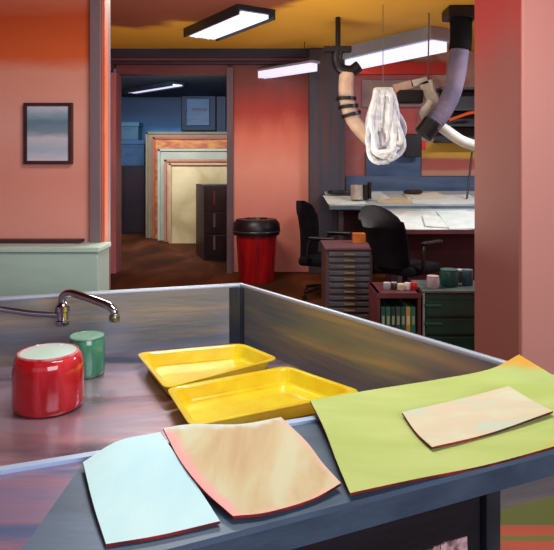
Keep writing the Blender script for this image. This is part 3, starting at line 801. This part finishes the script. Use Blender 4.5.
tag(obj('black_dish', b, mat('dark_brown_dish', '#2a1a1c', rough=.4), smooth=True), 'small dark brown dish near the middle of the far table', 'dish')
b = new(); p = onT(467, 8.1); tube(b, [p, at(472, 152, 8.3)], .014, seg=8, smooth=False)
tag(obj('black_rod', b, M_dark), 'thin black rod leaning up from the far table by the salmon pillar', 'rod')

# low cabinets in front
d = 4.9
xl, xm, xr_ = at(377, 0, d).x, at(421, 0, d).x, 1.72; zt = at(0, 293, d).z
t = thing('open_bookcase', 'low dark red open bookcase holding green files, in front of the rounded chair', 'bookcase', ((xl+xm)/2, d+.22, 0))
M_bc = mat('dark_red_wood', '#4b2228', '#5f2c30', scale=4, rough=.45)
b = new(); th = .025; w = xm-xl
box(b, (xl+th/2, d+.22, zt/2), (th, .44, zt))
obj('side_panel', b, M_bc, t)
b = new(); box(b, (xm-th/2, d+.22, zt/2), (th, .44, zt)); obj('side_panel', b, M_bc, t)
obj('top_panel', box(new(), ((xl+xm)/2, d+.22, zt-.02), (w+.01, .46, .04)), M_bc, t)
obj('back_panel', box(new(), ((xl+xm)/2, d+.43, zt/2), (w-.05, .02, zt-.04)), M_dark, t)
obj('shelf', box(new(), ((xl+xm)/2, d+.22, .06), (w-.05, .4, .02)), M_bc, t)
fc = [('#1f4a3c', 'dark green file at the chest end of the open bookcase'), ('#2a5c4c', 'mid green file, second in the open bookcase'), ('#17352e', 'very dark green file, third in the open bookcase'),
      ('#3a4a3a', 'grey green file in the middle of the open bookcase'), ('#1d4c40', 'deep teal green file right of the grey green one'), ('#a98f4a', 'mustard yellow file in the open bookcase'), ('#2c6a58', 'sea green file at the cabinet end of the open bookcase')]
fw = (w-.07)/len(fc)
for k, (c_, lb) in enumerate(fc):
    x = xl+.035+fw*(k+.5); hz = .33+.02*((k*3) % 3)
    tt = thing('box_file', lb, 'file', (x, d+.18, .071), 'files in the open bookcase')
    obj('body', box(new(), (x, d+.18, .071+hz/2), (fw*.92, .3, hz), bev=.004), mat('file_cover', c_, rough=.5), tt)
    obj('spine_label', box(new(), (x, d+.028, .071+hz*.68), (fw*.5, .003, .07)), mat('file_label', '#8f9a7c' if k != 5 else '#d6c68c', rough=.6), tt)
t = thing('green_cabinet', 'low dark green metal cabinet with tins on top, beside the salmon pillar', 'cabinet', ((xm+xr_)/2, d+.22, 0))
M_dg = mat('dark_green_enamel', '#12332c', '#1b463a', scale=3, stretch=(.6, 1, 3), rough=.3, bump=.08)
xm2 = xm+.012
obj('body', box(new(), ((xm2+xr_)/2, d+.23, zt/2), (xr_-xm2, .44, zt), bev=.008), M_dg, t)
obj('top_panel', box(new(), ((xm2+xr_)/2, d+.22, zt+.01), (xr_-xm2+.0, .47, .02), bev=.004), mat('grey_green_top', '#54605c', '#3a4642', scale=4, rough=.4), t)
for k in range(3):
    z = .09+k*.145
    dr = obj('drawer', box(new(), ((xm2+xr_)/2, d, z+.02), (xr_-xm2-.05, .025, .125), bev=.005), M_dg, t)
    h = obj('handle', box(new(), ((xm2+xr_)/2-.2, d-.022, z+.05), (.14, .02, .016)), mat('drawer_pull', '#2f6a5c', rough=.3, metal=.4), t); h.parent = dr
obj('corner_strip', box(new(), (xm2+.008, d-.004, zt/2), (.016, .02, zt)), mat('pale_corner', '#8a8c88', rough=.4), t)

def can(name, label, cat, px, Y, z, r, h, c1, lidc=None):
    p = Vector(((px-CX)/F*Y, Y, z)); 
    t = thing(name, label, cat, p)
    b = new(); lathe(b, [(0, 0), (r*.92, 0), (r, r*.15), (r, h*.85), (r*.9, h*.92), (0, h*.92)], p, seg=24); obj('body', b, mat(name+'_body', c1, rough=.3), t, smooth=True)
    b = new(); lathe(b, [(r*.93, h*.88), (r*.96, h*.9), (r*.96, h), (0, h)], p, seg=24); obj('lid', b, mat(name+'_lid', lidc or c1, rough=.3), t, smooth=True)
zc = zt+.021
can('paint_tin', 'pale pink jar on the corner of the low green cabinet', 'jar', 433, 5.0, zc, .05, .1, '#9c8a90', '#b8a8ac')
can('paint_tin', 'wide dark teal tin on the low green cabinet', 'tin', 449, 5.08, zc, .075, .14, '#12403c', '#2a5a54')
can('paint_tin', 'small blue grey tin on the green cabinet beside the salmon pillar', 'tin', 467.5, 5.12, zc, .045, .13, '#2c4450', '#5a7480')
can('paint_tin', 'small white capped jar between the teal and blue grey tins', 'jar', 459.5, 5.25, zc, .035, .11, '#3c3c40', '#c8c4c0')
zc2 = zt+.001
can('paint_jar', 'grey white pot at the chest end of the bookcase top', 'pot', 387, 5.05, zc2, .03, .055, '#8f8c90', '#c8c4c4')
can('paint_jar', 'dark pot with pale lid, second on the bookcase top', 'pot', 394, 5.06, zc2, .025, .055, '#3a3438', '#b0a6a4')
can('paint_jar', 'cream pot in the middle of the bookcase top', 'pot', 401, 5.02, zc2, .03, .05, '#c4b8a0', '#dccfb4')
can('paint_jar', 'white pot beside the red pot on the bookcase top', 'pot', 407.5, 5.04, zc2, .026, .055, '#cfc8c0', '#e0dad0')
can('paint_jar', 'bright red pot on the bookcase top', 'pot', 414, 5.03, zc2, .027, .06, '#b01820', '#d03030')

# ================================================================ WALL PIECES in right-hand room
def board(name, label, cat, x0p, x1p, y0, y1, m, dd=DR, th=.04, frame=None):
    A = at(x0p, y0, dd-th); B = at(x1p, y1, dd-th)
    o = obj(name, box(new(), ((A.x+B.x)/2, dd-th/2-.001, (A.z+B.z)/2), (B.x-A.x, th, A.z-B.z), bev=.004), m)
    c = Vector(((A.x+B.x)/2, dd-th/2, (A.z+B.z)/2)); 
    for v in o.data.vertices: v.co -= c
    o.location = c
    return tag(o, label, cat)
board('wall_panel', 'long steel blue panel low on the back wall behind the far drafting table', 'panel', 346, 560, 176, 197, mat('steel_blue_panel', '#56708e', '#3c5472', scale=2, stretch=(.5, 1, 3), rough=.6))
board('wall_panel', 'mid blue pinned panel below the white cable coil', 'panel', 366, 421, 152, 176, mat('mid_blue_panel', '#4a6a92', '#3a5274', scale=2, stretch=(.6, 1, 2), rough=.6))
Mst = bands('striped_canvas_paint', 'Z', [(0, '#a87a64'), (.2, '#b48a70'), (.28, '#a4584c'), (.5, '#a25446'), (.56, '#c29a3a'), (.9, '#c9a63c'), (1, '#7f9a68')], noise=.06, nscale=2.5, lo=-.3, hi=.3, stretch=(.6, 1, 2), rough=.7)
board('striped_canvas', 'canvas with yellow and rust bands on the back wall beside the pillar', 'painting', 421.5, 500, 143, 176, Mst, th=.06)
board('pinned_print', 'dusty red square print pinned behind the extraction arms', 'print', 397, 416, 109, 134, mat('dusty_red', '#a8504c', '#b8605a', scale=3, rough=.7))
board('red_light_smear', 'long red smear of light high on the back wall beneath the long bright strip light', 'light smear', 350, 446, 62, 74, bands('red_smear_color', 'X', [(0, '#c84a34'), (.4, '#d83c24'), (.6, '#c22c20'), (1, '#a83028')], noise=.1, nscale=3, lo=-1.5, hi=1.5, rough=.6), th=.07)  # red band paints the smear of light under the strip light
board('grey_screen', 'taupe board on the back wall behind the hanging hoses', 'board', 362, 439, 80, 107, mat('taupe_board', '#8a7468', '#7a6266', scale=2, stretch=(1, 1, 1), rough=.7, c3='#94807a'))
# black monitor
t = thing('wall_monitor', 'small black monitor with a red light beside the white cable coil', 'monitor', at(413, 145, DR-.2))
A = at(405, 134, DR-.25); B = at(422, 157, DR-.25)
obj('screen', box(new(), ((A.x+B.x)/2, DR-.2, (A.z+B.z)/2), (B.x-A.x, .08, A.z-B.z), bev=.01), M_dark, t)
obj('bracket', box(new(), ((A.x+B.x)/2, DR-.1, (A.z+B.z)/2), (.08, .18, .08)), M_dark, t)
obj('red_light', box(new(), (B.x+.02, DR-.24, (A.z+B.z)/2), (.06, .06, .13), bev=.01), mat('red_plastic_light', '#d01c1c', rough=.4), t)
# black shelf unit at right edge with orange strip
t = thing('black_rack', 'black wall rack with an orange strap next to the salmon pillar', 'rack', at(465, 115, DR-.3))
A = at(441, 88, DR-.4); B = at(500, 141, DR-.4)
b = new()
box(b, ((A.x+B.x)/2, DR-.02, (A.z+B.z)/2), (B.x-A.x, .03, A.z-B.z))
obj('back_panel', b, M_dark, t)
for z in (A.z, (A.z*.6+B.z*.4), (A.z*.3+B.z*.7), B.z):
    obj('shelf', box(new(), ((A.x+B.x)/2, DR-.2, z), (B.x-A.x, .36, .035)), M_dark, t)
b = new(); tube(b, [at(449, 120, DR-.42), at(458, 117, DR-.42), at(470, 113, DR-.42), at(482, 112, DR-.42)], .022, seg=8); obj('strap', b, mat('orange_strap', '#e2602a', rough=.5), t, smooth=True)['label'] = 'orange strap'

# ---- extraction arms
M_hose = mat('mauve_grey_hose', '#75697c', '#54526a', scale=4, stretch=(1, 1, 1), rough=.75)
M_beige = mat('beige_hose', '#c8b09a', '#b08c74', scale=4, rough=.5)
M_wht = mat('white_plastic_arm', '#d8d8cc', '#b8bcb0', scale=5, rough=.4)
d = 6.5
t = thing('extraction_arm', 'thick mauve grey extraction hose curving down from the ceiling beside the pillar', 'extraction arm', at(461, 20, d), 'extraction arms hanging from the ceiling')
b = new(); box(b, (at(461, 0, d).x, d, CEIL-.06), (.34, .3, .12), bev=.02); obj('ceiling_mount', b, M_dark, t)
b = new(); tube(b, [Vector((at(461, 0, d).x, d, CEIL-.1)), at(461, 38, d), at(460, 50, d)], .115, seg=20); obj('collar', b, M_fabric, t, smooth=True)
b = new(); tube(b, [at(460, 46, d), at(457, 70, d), at(452, 92, d), at(443, 111, d), at(431, 126, d)], .098, seg=20, ribs=2); obj('hose', b, M_hose, t, smooth=True)
b = new(); tube(b, [at(433, 122, d), at(427, 130, d-.0), at(423, 135, d)], .105, seg=20, smooth=False); obj('nozzle', b, M_dark, t, smooth=True)
d = 6.9
t = thing('extraction_arm', 'beige extraction arm on a black ceiling hook near the slate pillar', 'extraction arm', at(340, 50, d), 'extraction arms hanging from the ceiling')
xk = at(338, 0, d).x
zk = at(0, 50, d).z
b = new(); bar(b, at(324, 49.5, d), at(351, 49.5, d), .12, .06); obj('ceiling_mount', b, M_dark, t)
b = new(); tube(b, [Vector((xk, d, zk)), Vector((xk, d, CEIL))], .03, seg=10, smooth=False); obj('drop_rod', b, M_dark, t)
b = new(); tube(b, [at(338, 51, d), at(337, 60, d), at(341, 69, d), at(351, 71, d), at(359, 66, d)], .066, seg=16); obj('elbow', b, M_dark, t, smooth=True)
b = new(); tube(b, [at(347, 73, d), at(346, 85, d), at(347, 100, d), at(352, 117, d), at(361, 130, d), at(374, 143, d)], .085, seg=18, ribs=0); hs = obj('hose', b, M_beige, t, smooth=True)
for (x_, y_, dx, dy) in ((346, 97, 0, 1), (348, 105, .1, 1), (350.5, 113, .25, 1)):
    b = new(); p = at(x_, y_, d); q = at(x_+dx*4, y_+3.5, d); tube(b, [p, q], .115, seg=18, smooth=False); r_ = obj('clamp_ring', b, M_dark, t, smooth=True)
d = 6.7
t = thing('extraction_arm', 'thin jointed white arm with a black motor reaching behind the mauve hose', 'extraction arm', at(420, 90, d), 'extraction arms hanging from the ceiling')
b = new(); bar(b, at(394, 89, d), at(412, 84, d), .06, .09); obj('arm_segment', b, M_beige, t)
b = new(); bar(b, at(411, 84, d), at(427, 80, d), .06, .07); obj('arm_segment', b, M_wht, t)
b = new(); bar(b, at(424, 82, d), at(434, 105, d), .06, .13); obj('arm_segment', b, M_wht, t)
b = new(); box(b, at(410, 97, d), (.27, .12, .15), bev=.02); obj('motor', b, M_dark, t)
b = new(); tube(b, [at(430, 80, d), at(433, 92, d)], .035, seg=12, smooth=False); obj('joint', b, M_wht, t, smooth=True)
b = new(); tube(b, [at(431, 102, d), at(425, 114, d), at(433, 121, d+.1), at(447, 131, d+.1), at(462, 141, d+.1), at(480, 147, d+.1)], .06, seg=16); obj('hose', b, M_wht, t, smooth=True)
b = new(); tube(b, [at(428, 80, d), Vector((at(429, 0, d).x, d, CEIL))], .008, seg=8, smooth=False); obj('drop_rod', b, mat('grey_rod', '#6a5c5c', rough=.5), t)
# ---- white cable coil
d = 6.35
M_cable = mat('white_cable', '#dfe4e4', '#b4bcc4', scale=12, rough=.45)
M_cable2 = mat('grey_cable', '#9aa2b4', '#c4c0c8', scale=12, rough=.45)
t = thing('cable_coil', 'large hanging coil of white cable below the long strip light', 'cable coil', at(384, 92, d))
rnd = random.Random(9)
for k in range(34):
    top = at(379+rnd.uniform(-4, 5), 92+rnd.uniform(-1, 3), d+rnd.uniform(-.05, .05))
    bl = at(371+rnd.uniform(-4, 4), 135+rnd.uniform(-12, 14), d+rnd.uniform(-.09, .09))
    bt = at(384+rnd.uniform(-6, 9), 158+rnd.uniform(-16, 5), d+rnd.uniform(-.09, .09))
    br = at(397+rnd.uniform(-10, 8), 132+rnd.uniform(-12, 14), d+rnd.uniform(-.09, .09))
    tr = at(390+rnd.uniform(-6, 4), 97+rnd.uniform(-3, 6), d+rnd.uniform(-.05, .05))
    if k > 22:
        ctr = at(384+rnd.uniform(-3, 3), 118+rnd.uniform(-6, 10), d)
        bl, bt, br = bl.lerp(ctr, .6), bt.lerp(ctr, .35), br.lerp(ctr, .6)
    b = new(); tube(b, [top, bl, bt, br, tr, top], .019+rnd.uniform(0, .015), seg=8)
    obj('cable_loop', b, M_cable if k % 4 else M_cable2, t, smooth=True)
b = new(); box(b, at(383, 92, d), (.2, .12, .09), bev=.02); obj('tie_band', b, mat('pale_tie', '#cfdad0', rough=.5), t)
b = new(); tube(b, [at(383, 90, d), Vector((at(383, 0, d).x, d, CEIL))], .004, seg=8, smooth=False); obj('hanging_wire', b, mat('wire_grey', '#6c5c5c', rough=.5), t)

# ================================================================ LIGHT
def area(name, loc, rot, sx, sy, e, c):
    l = bpy.data.lights.new(name, 'AREA'); l.shape = 'RECTANGLE'; l.size = sx; l.size_y = sy; l.energy = e; l.color = lin(c)[:3]
    o = bpy.data.objects.new(name, l); COL.objects.link(o); o.location = loc; o.rotation_euler = rot
    return o
area('key_light_behind', (1.9, -1.6, 2.4), (math.radians(66), 0, math.radians(24)), 3.0, 1.8, 106, '#f0f2ff')  # unseen key light added behind the camera, no window modelled
area('ceiling_lamp_near', (.2, 2.2, 3.1), (0, 0, 0), 1.4, .4, 46, '#fffaf2')
area('unseen_fill_mid', (-.9, 5.4, 3.12), (0, 0, 0), 1.2, .3, 70, '#fff8ee')  # unseen area light added to boost the strip lights
area('unseen_fill_right', (3.3, 5.7, 3.12), (0, 0, 0), 1.2, .3, 105, '#f2f4ff')  # unseen area light added to brighten the drafting tables
area('ceiling_bounce_fill', (-.4, 5.3, .95), (PI, 0, 0), 2.6, 1.4, 74, '#fff4e0')  # unseen upward fill added to brighten the ceiling like bounced light
area('unseen_fill_back', (-2.3, 10.3, 2.9), (math.radians(52), 0, 0), 2.2, .4, 120, '#d4e4ff')  # unseen tilted fill added to light the board faces and blue wall
w = bpy.data.worlds.new('world'); S.world = w; w.use_nodes = True
w.node_tree.nodes['Background'].inputs[0].default_value = lin('#b8b4c4'); w.node_tree.nodes['Background'].inputs[1].default_value = .8

S.view_settings.view_transform = 'Standard'; S.view_settings.look = 'None'; S.view_settings.gamma = 1
S.view_settings.exposure = 0.2; S.view_settings.use_curve_mapping = False
